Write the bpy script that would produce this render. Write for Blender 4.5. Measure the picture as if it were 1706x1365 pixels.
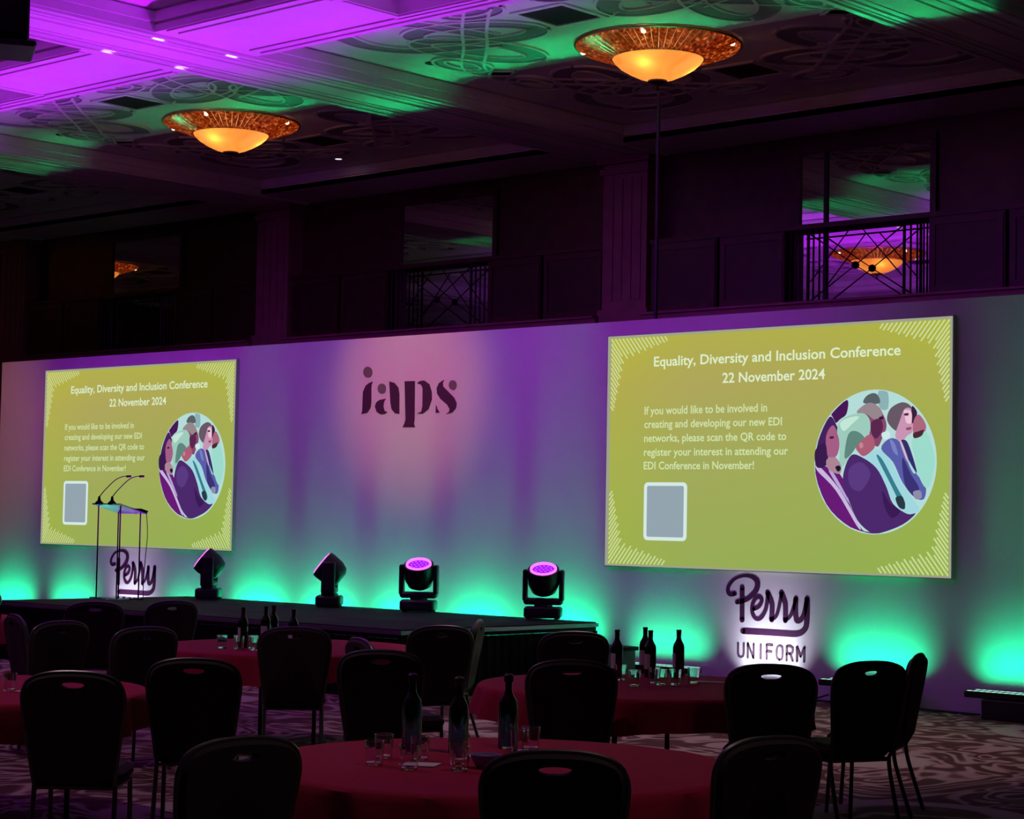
import bpy, bmesh, math, random
from mathutils import Vector, Matrix

for o in list(bpy.data.objects): bpy.data.objects.remove(o, do_unlink=True)
SC = bpy.context.scene
COL = SC.collection
random.seed(7)
PI = math.pi

# ------------------------------------------------------------------ camera
CAM = Vector((17.5693, -16.9298, 1.7523))
YAW, PITCH, ROLL, FPX = 0.739920, 0.053470, 0.018378, 3369.345
_f = Vector((-math.sin(YAW)*math.cos(PITCH), math.cos(YAW)*math.cos(PITCH), math.sin(PITCH)))
_r = Vector((math.cos(YAW), math.sin(YAW), 0)); _u = _r.cross(_f)
_r2 = math.cos(ROLL)*_r + math.sin(ROLL)*_u; _u2 = -math.sin(ROLL)*_r + math.cos(ROLL)*_u
cd = bpy.data.cameras.new('camera'); cd.sensor_width = 36; cd.lens = FPX/1706*36; cd.clip_end = 200
cam = bpy.data.objects.new('camera', cd); COL.objects.link(cam)
cam.matrix_world = Matrix(((_r2.x, _u2.x, -_f.x, CAM.x), (_r2.y, _u2.y, -_f.y, CAM.y), (_r2.z, _u2.z, -_f.z, CAM.z), (0, 0, 0, 1)))
SC.camera = cam

# ------------------------------------------------------------------ world, exposure
w = bpy.data.worlds.new('dark_hall'); SC.world = w; w.use_nodes = True
w.node_tree.nodes['Background'].inputs[0].default_value = (0.5, 0.16, 0.25, 1)
w.node_tree.nodes['Background'].inputs[1].default_value = 0.003
vs = SC.view_settings
vs.view_transform = 'Standard'; vs.look = 'None'; vs.gamma = 1; vs.use_curve_mapping = False; vs.exposure = 0.0

# ------------------------------------------------------------------ lights (stage washes hung from the front truss)
def orient(d, xa=(1, 0, 0)):
    z = -Vector(d).normalized(); x = Vector(xa); x = (x - z*x.dot(z)).normalized(); y = z.cross(x)
    return Matrix((x, y, z)).transposed().to_4x4()
def light(kind, name, loc, d, power, color, parent=None, xa=(1, 0, 0), **kw):
    l = bpy.data.lights.new(name, kind); l.energy = power; l.color = color
    for k, v in kw.items(): setattr(l, k, v)
    o = bpy.data.objects.new(name, l); COL.objects.link(o)
    m = Matrix.Translation(Vector(loc)) @ orient(d, xa)
    if parent is not None:
        o.parent = parent
        bpy.context.view_layer.update()
        o.matrix_parent_inverse = Matrix()
        o.matrix_basis = m
    else: o.matrix_world = m
    return o
PURPLE = (0.50, 0.004, 1.0)
WARM = (1.0, 0.40, 0.05)
# purple wash on the stage backdrop
for x, tx, pw in ((-3.6, -4.6, 1.0), (0.4, 0.4, 1.0), (3.8, 4.2, .9)):
    light('SPOT', 'purple_wash', (x, -8.2, 6.3), (tx-x, 8.2, 3.8-6.3), 570*pw, PURPLE, spot_size=math.radians(44), spot_blend=1.0, shadow_soft_size=0.12)
# warm profile spot on the centre logo and a second, separate warm spot on the far end of the backdrop
light('SPOT', 'logo_spot', (0.43, -8.0, 6.3), (0.02, 8.0, 3.32-6.3), 1150, WARM, spot_size=math.radians(21), spot_blend=1.0, shadow_soft_size=0.08)
light('SPOT', 'end_spot', (-7.2, -7.0, 6.3), (-0.9, 7.0, 2.9-6.3), 420, (1.0, 0.3, 0.12), spot_size=math.radians(26), spot_blend=1.0, shadow_soft_size=0.1)

# ------------------------------------------------------------------ materials
MATS = {}
def srgb(h):
    c = [int(h[i:i+2], 16)/255 for i in (0, 2, 4)]
    return tuple(v/12.92 if v <= .04045 else ((v+.055)/1.055)**2.4 for v in c)
def mat(name, col, rough=0.6, metal=0.0, noise=0.0, nscale=12.0, bump=0.0, spec=0.5, trans=0.0, coat=0.0, alpha=None):
    if name in MATS: return MATS[name]
    m = bpy.data.materials.new(name); m.use_nodes = True; nt = m.node_tree; b = nt.nodes['Principled BSDF']
    b.inputs['Base Color'].default_value = (*col, 1); b.inputs['Roughness'].default_value = rough
    b.inputs['Metallic'].default_value = metal; b.inputs['Specular IOR Level'].default_value = spec
    b.inputs['Transmission Weight'].default_value = trans
    if noise or bump:
        tc = nt.nodes.new('ShaderNodeTexCoord'); n = nt.nodes.new('ShaderNodeTexNoise'); n.inputs['Scale'].default_value = nscale
        n.inputs['Detail'].default_value = 5; nt.links.new(tc.outputs['Object'], n.inputs['Vector'])
        if noise:
            r = nt.nodes.new('ShaderNodeValToRGB')
            r.color_ramp.elements[0].position = .3; r.color_ramp.elements[1].position = .7
            r.color_ramp.elements[0].color = tuple(c*(1-noise) for c in col)+(1,); r.color_ramp.elements[1].color = tuple(min(1, c*(1+noise)) for c in col)+(1,)
            nt.links.new(n.outputs['Fac'], r.inputs['Fac']); nt.links.new(r.outputs['Color'], b.inputs['Base Color'])
        if bump:
            bp = nt.nodes.new('ShaderNodeBump'); bp.inputs['Strength'].default_value = bump; bp.inputs['Distance'].default_value = .01
            nt.links.new(n.outputs['Fac'], bp.inputs['Height']); nt.links.new(bp.outputs['Normal'], b.inputs['Normal'])
    MATS[name] = m; return m
def emit(name, col, strength=1.0):
    if name in MATS: return MATS[name]
    m = bpy.data.materials.new(name); m.use_nodes = True; nt = m.node_tree; nt.nodes.clear()
    e = nt.nodes.new('ShaderNodeEmission'); e.inputs[0].default_value = (*col, 1); e.inputs[1].default_value = strength
    o = nt.nodes.new('ShaderNodeOutputMaterial'); nt.links.new(e.outputs[0], o.inputs[0])
    MATS[name] = m; return m

# ------------------------------------------------------------------ mesh helpers
class MB:
    def __init__(s): s.v = []; s.f = []
    def add(s, V, F):
        k = len(s.v); s.v += [tuple(q) for q in V]; s.f += [tuple(k+i for i in g) for g in F]; return s
    def box(s, c, d, M=None):
        x, y, z = d[0]/2, d[1]/2, d[2]/2
        V = [Vector((a*x, b*y, e*z)) for e in (-1, 1) for b in (-1, 1) for a in (-1, 1)]
        if M: V = [M @ q for q in V]
        V = [q+Vector(c) for q in V]
        return s.add(V, [(0, 2, 3, 1), (4, 5, 7, 6), (0, 1, 5, 4), (2, 6, 7, 3), (0, 4, 6, 2), (1, 3, 7, 5)])
    def bbox(s, x0, x1, y0, y1, z0, z1): return s.box(((x0+x1)/2, (y0+y1)/2, (z0+z1)/2), (x1-x0, y1-y0, z1-z0))
    def rbox(s, c, d, r=.03, b=.012, n=4, M=None):
        # box with rounded vertical corners and a small bevel at top and bottom
        rings = []
        for z, ins in ((-d[2]/2, b), (-d[2]/2+b, 0), (d[2]/2-b, 0), (d[2]/2, b)):
            rings.append([Vector((q[0], q[1], z)) for q in rrect(d[0]-2*ins, d[1]-2*ins, max(r-ins, .001), n)])
        L = [(M @ q if M else q)+Vector(c) for g in rings for q in g]; N = len(rings[0])
        F = [(k*N+i, k*N+(i+1) % N, (k+1)*N+(i+1) % N, (k+1)*N+i) for k in range(3) for i in range(N)]
        F += [tuple(reversed(range(N))), tuple(range(3*N, 4*N))]
        return s.add(L, F)
    def tube(s, P, r, n=8, closed=False):
        P = [Vector(q) for q in P]; m = len(P); V = []; pn = None
        for i, q in enumerate(P):
            a = P[(i-1) % m] if (closed or i > 0) else P[i]; b = P[(i+1) % m] if (closed or i < m-1) else P[i]
            t = (b-a).normalized()
            if pn is None: pn = t.orthogonal().normalized()
            pn = (pn - t*pn.dot(t)).normalized(); bn = t.cross(pn)
            rr = r[i] if isinstance(r, (list, tuple)) else r
            V += [q + (pn*math.cos(2*PI*j/n) + bn*math.sin(2*PI*j/n))*rr for j in range(n)]
        F = [(i*n+j, i*n+(j+1) % n, ((i+1) % m)*n+(j+1) % n, ((i+1) % m)*n+j) for i in range(m if closed else m-1) for j in range(n)]
        if not closed: F += [tuple(reversed(range(n))), tuple(range((m-1)*n, m*n))]
        return s.add(V, F)
    def lathe(s, prof, n=24, c=(0, 0, 0)):
        V = [(c[0]+r*math.cos(2*PI*j/n), c[1]+r*math.sin(2*PI*j/n), c[2]+z) for r, z in prof for j in range(n)]
        F = [(i*n+j, i*n+(j+1) % n, (i+1)*n+(j+1) % n, (i+1)*n+j) for i in range(len(prof)-1) for j in range(n)]
        return s.add(V, F)
    def disc(s, c, r, n=16, M=None, up=True):
        V = [Vector((r*math.cos(2*PI*j/n), r*math.sin(2*PI*j/n), 0)) for j in range(n)]
        V = [(M @ q if M else q)+Vector(c) for q in V]
        return s.add(V, [tuple(range(n)) if up else tuple(reversed(range(n)))])
    def slab_xz(s, poly, y0, y1):
        # polygon in x,z standing on a wall, from y0 (back) to y1 (front, towards -y)
        n = len(poly); V = [(a, y1, b) for a, b in poly]+[(a, y0, b) for a, b in poly]
        F = [tuple(range(n)), tuple(reversed(range(n, 2*n)))]+[(i, n+i, n+(i+1) % n, (i+1) % n) for i in range(n)]
        return s.add(V, F)
    def ribbon_xz(s, P, hw, y0, y1):
        m = len(P); L = []; R = []
        for i, (a, b) in enumerate(P):
            q, t = P[max(i-1, 0)], P[min(i+1, m-1)]; dx, dz = t[0]-q[0], t[1]-q[1]; l = math.hypot(dx, dz) or 1
            h = hw[i]; L.append((a-dz/l*h, b+dx/l*h)); R.append((a+dz/l*h, b-dx/l*h))
        V = [(a, y1, b) for a, b in L]+[(a, y1, b) for a, b in R]+[(a, y0, b) for a, b in L]+[(a, y0, b) for a, b in R]
        F = []
        for i in range(m-1):
            F += [(i, i+1, m+i+1, m+i), (2*m+i, 2*m+i+1, i+1, i), (m+i, m+i+1, 3*m+i+1, 3*m+i)]
        F += [(0, m, 3*m, 2*m), (m-1, 3*m-1, 4*m-1, 2*m-1)]
        s.add(V, F)
        for (a, b), h in ((P[0], hw[0]), (P[-1], hw[-1])):
            s.slab_xz([(a+h*math.cos(t*PI/6), b+h*math.sin(t*PI/6)) for t in range(12)], y0, y1)
        return s
    def mesh(s, name, m, smooth=False):
        me = bpy.data.meshes.new(name); me.from_pydata(s.v, [], s.f); me.materials.append(m)
        bm = bmesh.new(); bm.from_mesh(me); bmesh.ops.recalc_face_normals(bm, faces=bm.faces); bm.to_mesh(me); bm.free()
        if smooth:
            me.polygons.foreach_set('use_smooth', [True]*len(me.polygons))
            try: me.set_sharp_from_angle(angle=math.radians(40))
            except Exception: pass
        me.update(); return me
    def build(s, name, m, parent=None, smooth=False): return obj(name, s.mesh(name, m, smooth), parent)
def rrect(a, b, r, n=4):
    out = []
    for cx, cy, t0 in ((a/2-r, b/2-r, 0), (-a/2+r, b/2-r, PI/2), (-a/2+r, -b/2+r, PI), (a/2-r, -b/2+r, 3*PI/2)):
        out += [(cx+r*math.cos(t0+PI/2*k/n), cy+r*math.sin(t0+PI/2*k/n)) for k in range(n+1)]
    return out
def obj(name, me, parent=None, loc=None):
    o = bpy.data.objects.new(name, me); COL.objects.link(o)
    if parent is not None: o.parent = parent
    if loc is not None: o.location = loc
    return o
def empty(name, loc=(0, 0, 0), rz=0.0):
    o = bpy.data.objects.new(name, None); COL.objects.link(o); o.location = loc; o.rotation_euler = (0, 0, rz); o.empty_display_size = .1
    return o
def tag(o, label, cat, group=None):
    o['label'] = label; o['category'] = cat
    if group: o['group'] = group
    return o
def struct(o, label=None):
    o['kind'] = 'structure'
    if label: o['label'] = label
    return o
def copy_tree(o, parent=None):
    c = o.copy(); COL.objects.link(c); c.parent = parent
    for ch in list(o.children): copy_tree(ch, c)
    return c
def catmull(P, n=6):
    out = []; m = len(P)
    for i in range(m-1):
        a, b, c, d = P[max(i-1, 0)], P[i], P[i+1], P[min(i+2, m-1)]
        for k in range(n):
            t = k/n
            out.append(tuple(.5*((2*b[j])+(-a[j]+c[j])*t+(2*a[j]-5*b[j]+4*c[j]-d[j])*t*t+(-a[j]+3*b[j]-3*c[j]+d[j])*t**3) for j in range(len(b))))
    out.append(tuple(P[-1])); return out
def text_mesh(body, x0, x1, z0, z1, y, thick=0.0, spacing=1.0, bold=0.0):
    """words as flat lettering filling x0..x1, z0..z1 (z0 = baseline, z1 = cap height) on a wall plane facing -y"""
    cu = bpy.data.curves.new('t', 'FONT'); cu.body = body; cu.resolution_u = 3; cu.space_character = spacing; cu.offset = bold
    o = bpy.data.objects.new('t', cu); COL.objects.link(o)
    ref = bpy.data.curves.new('t2', 'FONT'); ref.body = 'E'; ro = bpy.data.objects.new('t2', ref); COL.objects.link(ro)
    dg = bpy.context.evaluated_depsgraph_get()
    me = bpy.data.meshes.new_from_object(o.evaluated_get(dg)); mr = bpy.data.meshes.new_from_object(ro.evaluated_get(dg))
    cap = max(v.co.y for v in mr.vertices)
    xs = [v.co.x for v in me.vertices]; a, b = min(xs), max(xs)
    V = [(x0+(v.co.x-a)/(b-a)*(x1-x0), y, z0+v.co.y/cap*(z1-z0)) for v in me.vertices]
    F = [tuple(p.vertices) for p in me.polygons]
    bpy.data.objects.remove(o); bpy.data.objects.remove(ro); bpy.data.curves.remove(cu); bpy.data.curves.remove(ref)
    bpy.data.meshes.remove(me); bpy.data.meshes.remove(mr)
    mb = MB(); mb.add(V, F); return mb

def split_words(mb, cap, name, m, parent):
    """one part per word of a printed line"""
    par = list(range(len(mb.v)))
    def find(i):
        while par[i] != i: par[i] = par[par[i]]; i = par[i]
        return i
    for f in mb.f:
        for k in f[1:]: par[find(k)] = find(f[0])
    isl = {}
    for f in mb.f: isl.setdefault(find(f[0]), []).append(f)
    L = sorted(((min(mb.v[i][0] for f in F for i in f), max(mb.v[i][0] for f in F for i in f), F) for F in isl.values()), key=lambda q: q[0])
    words = []; end = -1e9
    for a, b, F in L:
        if a-end > cap*.20 or not words: words.append([])
        words[-1] += F; end = max(end, b) if words[-1] is not F else b
    for F in words:
        used = sorted({i for f in F for i in f}); ix = {q: k for k, q in enumerate(used)}
        MB().add([mb.v[i] for i in used], [tuple(ix[i] for i in f) for f in F]).build(name, m, parent)

IAPS={
'i_stem':[(-0.338,3.249),(-0.292,3.324),(-0.237,3.353),(-0.178,3.369),(-0.199,3.334),(-0.203,3.290),(-0.197,3.112),(-0.211,3.045),(-0.266,2.993),(-0.362,2.980),(-0.344,3.015),(-0.342,3.115)],
'a_bowl':[(-0.124,3.066),(-0.101,3.115),(-0.047,3.143),(0.056,3.155),(0.022,3.123),(0.015,3.062),(0.034,3.012),(0.088,2.992),(0.038,2.971),(-0.025,2.969),(-0.090,2.998)],
'a_stem':[(0.117,3.362),(0.200,3.342),(0.264,3.287),(0.285,3.209),(0.293,2.966),(0.227,2.975),(0.166,3.026),(0.144,3.103)],
'p_stem':[(0.379,3.355),(0.544,3.353),(0.552,2.897),(0.541,2.843),(0.564,2.804),(0.361,2.807),(0.389,2.846),(0.408,2.900)],
'p_bowl':[(0.588,3.323),(0.633,3.350),(0.702,3.355),(0.787,3.309),(0.829,3.216),(0.834,3.129),(0.780,3.012),(0.690,2.962),(0.602,2.964),(0.671,2.987),(0.688,3.047),(0.685,3.263),(0.657,3.306)],
's_curve':[(1.030,3.350),(1.005,3.324),(1.014,3.275),(1.105,3.208),(1.196,3.141),(1.240,3.076),(1.230,3.012),(1.172,2.966),(1.080,2.949),(1.127,2.972),(1.138,3.004),(1.095,3.058),(0.988,3.125),(0.926,3.192),(0.917,3.257),(0.953,3.315)],
's_tail':[(0.911,3.054),(0.924,3.017),(0.965,2.973),(0.909,2.966)],
}
DOTS=[ [(-0.190,3.484),(-0.193,3.463),(-0.203,3.445),(-0.219,3.431),(-0.240,3.422),(-0.263,3.420),(-0.287,3.424),(-0.308,3.434),(-0.325,3.449),(-0.337,3.468),(-0.341,3.489),(-0.338,3.510),(-0.328,3.528),(-0.312,3.542),(-0.291,3.551),(-0.268,3.554),(-0.244,3.549),(-0.223,3.539),(-0.205,3.524),(-0.194,3.505)],[(0.054,3.277),(0.051,3.258),(0.042,3.241),(0.027,3.228),(0.009,3.220),(-0.012,3.218),(-0.034,3.221),(-0.053,3.230),(-0.069,3.244),(-0.079,3.262),(-0.083,3.281),(-0.080,3.299),(-0.071,3.316),(-0.056,3.329),(-0.037,3.337),(-0.016,3.340),(0.005,3.336),(0.024,3.327),(0.040,3.313),(0.050,3.296)],[(1.234,3.285),(1.231,3.268),(1.224,3.252),(1.211,3.240),(1.194,3.233),(1.176,3.231),(1.158,3.234),(1.141,3.242),(1.127,3.255),(1.118,3.271),(1.115,3.288),(1.118,3.305),(1.126,3.321),(1.138,3.333),(1.155,3.340),(1.173,3.342),(1.191,3.339),(1.208,3.330),(1.222,3.318),(1.231,3.302)] ]
PERRY=[
((0.9, 1.1),[(5.256,1.018),(5.203,1.008),(5.168,1.036),(5.181,1.097),(5.254,1.168),(5.369,1.204),(5.473,1.196),(5.534,1.147),(5.527,1.075),(5.476,1.014),(5.393,0.960),(5.284,0.931)]),
((1.15, 1.15),[(5.347,1.081),(5.350,0.754)]),
((0.9, 0.9),[(5.493,0.871),(5.560,0.903),(5.592,0.964),(5.561,0.995),(5.512,0.977),(5.477,0.912),(5.478,0.832),(5.521,0.777),(5.582,0.786),(5.643,0.877),(5.669,1.034)]),
((1.15, 1.15),[(5.663,1.038),(5.687,0.997),(5.719,0.923),(5.716,0.775)]),
((0.8, 0.8),[(5.716,0.775),(5.781,0.833),(5.834,1.041)]),
((1.15, 1.15),[(5.830,1.045),(5.855,0.995),(5.881,0.930),(5.883,0.775)]),
((0.8, 0.8),[(5.883,0.775),(5.948,0.832),(6.008,0.993)]),
((1.15, 1.0),[(6.004,0.993),(6.003,0.885),(6.017,0.781),(6.069,0.792),(6.108,0.856),(6.138,0.990)]),
((1.2, 1.2),[(6.140,0.999),(6.139,0.775),(6.110,0.691),(6.021,0.646),(5.840,0.642),(5.595,0.641),(5.361,0.640)]),
]

PHOTO=[
('window_band','8fb5b8',[(3.437,1.824),(3.544,1.821),(3.540,1.625),(3.446,1.639)]),
('back_row_head','5a6468',[(3.270,1.684),(3.290,1.747),(3.364,1.780),(3.425,1.761),(3.446,1.679)]),
('dark_hair_left','4a1858',[(2.873,1.570),(3.072,1.730),(3.074,1.589),(2.999,1.532),(2.944,1.498)]),
('collar_left','b8c8e0',[(2.873,1.564),(2.904,1.569),(2.986,1.415),(2.959,1.392)]),
('woman_hair','482260',[(2.683,1.076),(2.737,1.324),(2.874,1.558),(2.958,1.474),(2.975,1.391),(2.877,1.228),(2.854,1.087),(2.712,1.040)]),
('woman_face','a86088',[(2.841,1.381),(2.916,1.475),(2.973,1.391),(2.995,1.274),(2.961,1.169),(2.878,1.155),(2.843,1.228)]),
('woman_body','6a1c78',[(2.705,1.064),(3.005,0.993),(3.104,0.736),(3.270,0.448),(3.432,0.371),(3.107,0.410),(2.800,0.663)]),
('bald_head','8a4a70',[(3.190,1.598),(3.311,1.679),(3.419,1.660),(3.500,1.557),(3.531,1.452),(3.489,1.349),(3.436,1.258),(3.369,1.305),(3.334,1.409),(3.312,1.549)]),
('bald_crown','9a8a90',[(3.190,1.598),(3.311,1.683),(3.419,1.663),(3.487,1.574),(3.394,1.524),(3.312,1.572)]),
('shirt','a4dce4',[(3.276,1.143),(3.397,1.221),(3.504,1.213),(3.611,1.084),(3.705,0.912),(3.824,0.764),(3.909,0.652),(3.825,0.608),(3.734,0.621),(3.601,0.740),(3.506,0.923),(3.398,1.073)]),
('shirt_fold','3a8090',[(3.424,1.165),(3.491,1.130),(3.639,0.889),(3.746,0.718),(3.707,0.684),(3.586,0.889)]),
('grey_hair','a0d0c0',[(2.969,1.415),(2.999,1.508),(3.095,1.563),(3.258,1.587),(3.340,1.525),(3.348,1.409),(3.288,1.329),(3.207,1.272),(3.126,1.179),(3.045,1.069),(2.997,1.086),(3.001,1.297)]),
('grey_hair_shade','608a80',[(3.097,1.378),(3.192,1.412),(3.288,1.340),(3.207,1.272),(3.126,1.179),(3.058,1.156)]),
('grey_woman_face','b06078',[(3.193,1.260),(3.301,1.358),(3.368,1.374),(3.407,1.269),(3.356,1.206),(3.276,1.166),(3.221,1.202)]),
('grey_woman_body','4e2a6e',[(3.059,1.039),(3.140,1.179),(3.262,1.155),(3.425,1.050),(3.534,0.877),(3.615,0.706),(3.773,0.610),(3.877,0.600),(3.748,0.468),(3.512,0.372),(3.378,0.381),(3.215,0.540),(3.103,0.759),(3.044,0.876)]),
('lanyard','ccbce4',[(2.723,1.076),(2.775,1.064),(3.006,0.841),(3.238,0.500),(3.213,0.482),(2.965,0.829),(2.754,1.016)]),
('lanyard_tail','b8a8d8',[(2.887,1.010),(2.935,1.004),(3.110,0.742),(3.097,0.730)]),
('jacket','5c60ac',[(3.477,1.240),(3.582,1.337),(3.701,1.289),(3.795,1.117),(3.874,0.992),(3.972,0.879),(3.954,0.754),(3.850,0.770),(3.718,0.912),(3.611,1.107)]),
('jacket_fold','3c3478',[(3.716,1.152),(3.809,0.992),(3.901,0.856),(3.850,0.776),(3.744,0.901)]),
('hair_two','6a5a68',[(3.541,1.521),(3.579,1.624),(3.698,1.681),(3.790,1.656),(3.830,1.584),(3.738,1.615),(3.693,1.519),(3.674,1.404),(3.594,1.440)]),
('face_two','cc98b8',[(3.686,1.507),(3.738,1.618),(3.819,1.602),(3.829,1.413),(3.766,1.357),(3.701,1.301),(3.635,1.359)]),
('badge','a8dce0',[(3.775,1.117),(3.821,1.106),(3.867,1.015),(3.835,1.003)]),
('man_hair','3a2040',[(3.816,1.642),(3.875,1.583),(3.850,1.504),(3.820,1.482)]),
('man_face','b06a80',[(3.837,1.493),(3.895,1.560),(3.974,1.456),(3.942,1.366),(3.845,1.339)]),
('man_shirt','a0e0d0',[(3.826,1.322),(3.974,1.394),(4.066,1.172),(4.061,1.014),(3.998,0.856),(3.913,0.946),(3.853,1.151)]),
('woman_eye','4a2038',[(2.890,1.360),(2.934,1.365),(2.937,1.345),(2.897,1.341)]),
('woman_hair_fall','3c1c50',[(2.724,1.229),(2.842,1.299),(2.854,1.087),(2.740,1.064)]),
('woman_neck','b08898',[(2.858,1.134),(2.961,1.157),(3.031,1.063),(3.005,0.993),(2.880,1.040)]),
('held_pen','201830',[(2.962,1.063),(3.011,1.075),(3.025,1.039),(2.991,1.016)]),
('grey_hair_light','c8ecdc',[(3.013,1.496),(3.122,1.547),(3.231,1.551),(3.150,1.482),(3.055,1.414)]),
('grey_ear','c88898',[(3.234,1.283),(3.268,1.300),(3.282,1.259),(3.248,1.242)]),
('bald_shadow','5c2850',[(3.367,1.490),(3.474,1.523),(3.502,1.430),(3.436,1.338),(3.382,1.374)]),
('bald_eye','3a1838',[(3.460,1.543),(3.503,1.548),(3.506,1.524),(3.466,1.521)]),
('collar','d4eef0',[(3.489,1.384),(3.568,1.406),(3.582,1.348),(3.516,1.326)]),
('face_two_light','f0c8dc',[(3.738,1.604),(3.817,1.590),(3.818,1.482),(3.765,1.483),(3.745,1.552)]),
('eye_two','503048',[(3.741,1.571),(3.783,1.576),(3.786,1.554),(3.746,1.552)]),
('smile_two','a05068',[(3.763,1.434),(3.818,1.441),(3.814,1.417),(3.770,1.412)]),
('lapel','7c84c8',[(3.582,1.325),(3.636,1.290),(3.676,1.175),(3.623,1.210)]),
('lapel_dark','34306c',[(3.701,1.289),(3.767,1.311),(3.833,1.174),(3.887,1.003),(3.821,1.083)]),
('lanyard_two','d8b8d0',[(3.695,1.301),(3.717,1.301),(3.791,1.129),(3.768,1.129)]),
('phone','2a3a48',[(3.654,0.763),(3.732,0.775),(3.760,0.662),(3.694,0.672)]),
('body_shade','3c1c58',[(3.507,0.831),(3.588,0.717),(3.707,0.638),(3.616,0.569),(3.536,0.671)]),
('body_light','5c3c84',[(3.128,1.039),(3.263,1.108),(3.372,0.992),(3.266,0.830),(3.143,0.876)]),
('man_beard','502838',[(3.845,1.379),(3.909,1.401),(3.961,1.411),(3.936,1.355),(3.858,1.333)]),
('hands','9090b0',[(3.849,0.821),(3.927,0.833),(3.941,0.765),(3.876,0.753)]),
]
# ------------------------------------------------------------------ common materials
M_CEIL = mat('painted_plaster', (.80, .78, .80), .55, noise=.04, nscale=3)
M_BAND = mat('plaster_band', (.30, .28, .33), .6)
M_WOOD = mat('dark_panelling', (.050, .016, .012), .42, noise=.35, nscale=5)
M_COLUMN = mat('column_stone', (.26, .12, .13), .5, noise=.15, nscale=4)
M_SET = mat('backdrop_paint', (.72, .72, .74), .75, noise=.02, nscale=2)
M_BLACK = mat('black_matte', (.012, .012, .014), .55)
M_BLACKMETAL = mat('black_metal', (.018, .018, .02), .35, metal=.3)
M_IRON = mat('wrought_iron', (.006, .005, .006), .5)
M_STEEL = mat('brushed_frame', (.42, .40, .42), .32, metal=.9)
M_PRINT = mat('plum_vinyl', (.055, .006, .055), .6)
M_GREY = mat('grey_vinyl', (.16, .13, .15), .6)
M_MIRROR = mat('mirror_glass', (.62, .62, .62), .015, metal=1)

# carpet: swirling bands and cream ovals
def carpet():
    m = bpy.data.materials.new('swirl_carpet'); m.use_nodes = True; nt = m.node_tree; b = nt.nodes['Principled BSDF']
    b.inputs['Roughness'].default_value = .95; b.inputs['Specular IOR Level'].default_value = .1
    N = nt.nodes.new; L = nt.links.new
    tc = N('ShaderNodeTexCoord'); mp = N('ShaderNodeMapping'); L(tc.outputs['Object'], mp.inputs[0])
    mp.inputs['Rotation'].default_value = (0, 0, math.radians(40)); mp.inputs['Scale'].default_value = (1, 1, 1)
    wv = N('ShaderNodeTexNoise'); wv.inputs['Scale'].default_value = .9; wv.inputs['Detail'].default_value = 1.2; wv.inputs['Distortion'].default_value = 2.6; L(mp.outputs[0], wv.inputs['Vector'])
    sn = N('ShaderNodeMath'); sn.operation = 'MULTIPLY'; sn.inputs[1].default_value = 34; L(wv.outputs['Fac'], sn.inputs[0])
    s2 = N('ShaderNodeMath'); s2.operation = 'SINE'; L(sn.outputs[0], s2.inputs[0])
    s3 = N('ShaderNodeMapRange'); s3.inputs['From Min'].default_value = -1; s3.inputs['From Max'].default_value = 1; L(s2.outputs[0], s3.inputs['Value'])
    r1 = N('ShaderNodeValToRGB'); e = r1.color_ramp.elements
    e[0].position = .2; e[0].color = (.11, .045, .045, 1); e[1].position = .9; e[1].color = (.46, .34, .30, 1)
    q = e.new(.55); q.color = (.20, .10, .095, 1)
    L(s3.outputs[0], r1.inputs['Fac'])
    vo = N('ShaderNodeTexVoronoi'); vo.inputs['Scale'].default_value = .42; vo.inputs['Randomness'].default_value = .35; L(mp.outputs[0], vo.inputs['Vector'])
    r2 = N('ShaderNodeValToRGB'); e = r2.color_ramp.elements; e[0].position = .20; e[0].color = (0, 0, 0, 1); e[1].position = .30; e[1].color = (0, 0, 0, 1)
    for pp, c in ((.22, 1), (.28, 1)): q = e.new(pp); q.color = (c, c, c, 1)
    L(vo.outputs['Distance'], r2.inputs['Fac'])
    mx = N('ShaderNodeMix'); mx.data_type = 'RGBA'; L(r2.outputs['Color'], mx.inputs['Factor']); L(r1.outputs['Color'], mx.inputs[6]); mx.inputs[7].default_value = (.50, .42, .36, 1)
    n = N('ShaderNodeTexNoise'); n.inputs['Scale'].default_value = 60; L(tc.outputs['Object'], n.inputs['Vector'])
    m2 = N('ShaderNodeMix'); m2.data_type = 'RGBA'; m2.blend_type = 'MULTIPLY'; m2.inputs['Factor'].default_value = .5
    L(mx.outputs[2], m2.inputs[6]); L(n.outputs['Color'], m2.inputs[7]); L(m2.outputs[2], b.inputs['Base Color'])
    bp = N('ShaderNodeBump'); bp.inputs['Strength'].default_value = .4; bp.inputs['Distance'].default_value = .01; L(n.outputs['Fac'], bp.inputs['Height']); L(bp.outputs['Normal'], b.inputs['Normal'])
    return m
RX0, RX1, RY0, RY1 = -21.4, 22.6, -19.4, 4.36
struct(MB().bbox(RX0-.1, RX1+.1, RY0-.1, RY1+.1, -.1, 0).build('floor', carpet()), 'swirl patterned hotel carpet floor')

# ------------------------------------------------------------------ walls of the hall
struct(MB().bbox(RX0-.1, RX1+.1, RY1, RY1+.15, 0, 7.1).build('wall_rear', M_WOOD), 'dark panelled rear wall above the stage backdrop')
struct(MB().bbox(RX0-.1, RX0, RY0, RY1, 0, 7.1).build('wall_left', M_WOOD))
struct(MB().bbox(RX1, RX1+.1, RY0, RY1, 0, 7.1).build('wall_right', M_WOOD))
struct(MB().bbox(RX0-.1, RX1+.1, RY0-.1, RY0, 0, 7.1).build('wall_front', M_WOOD))

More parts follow.
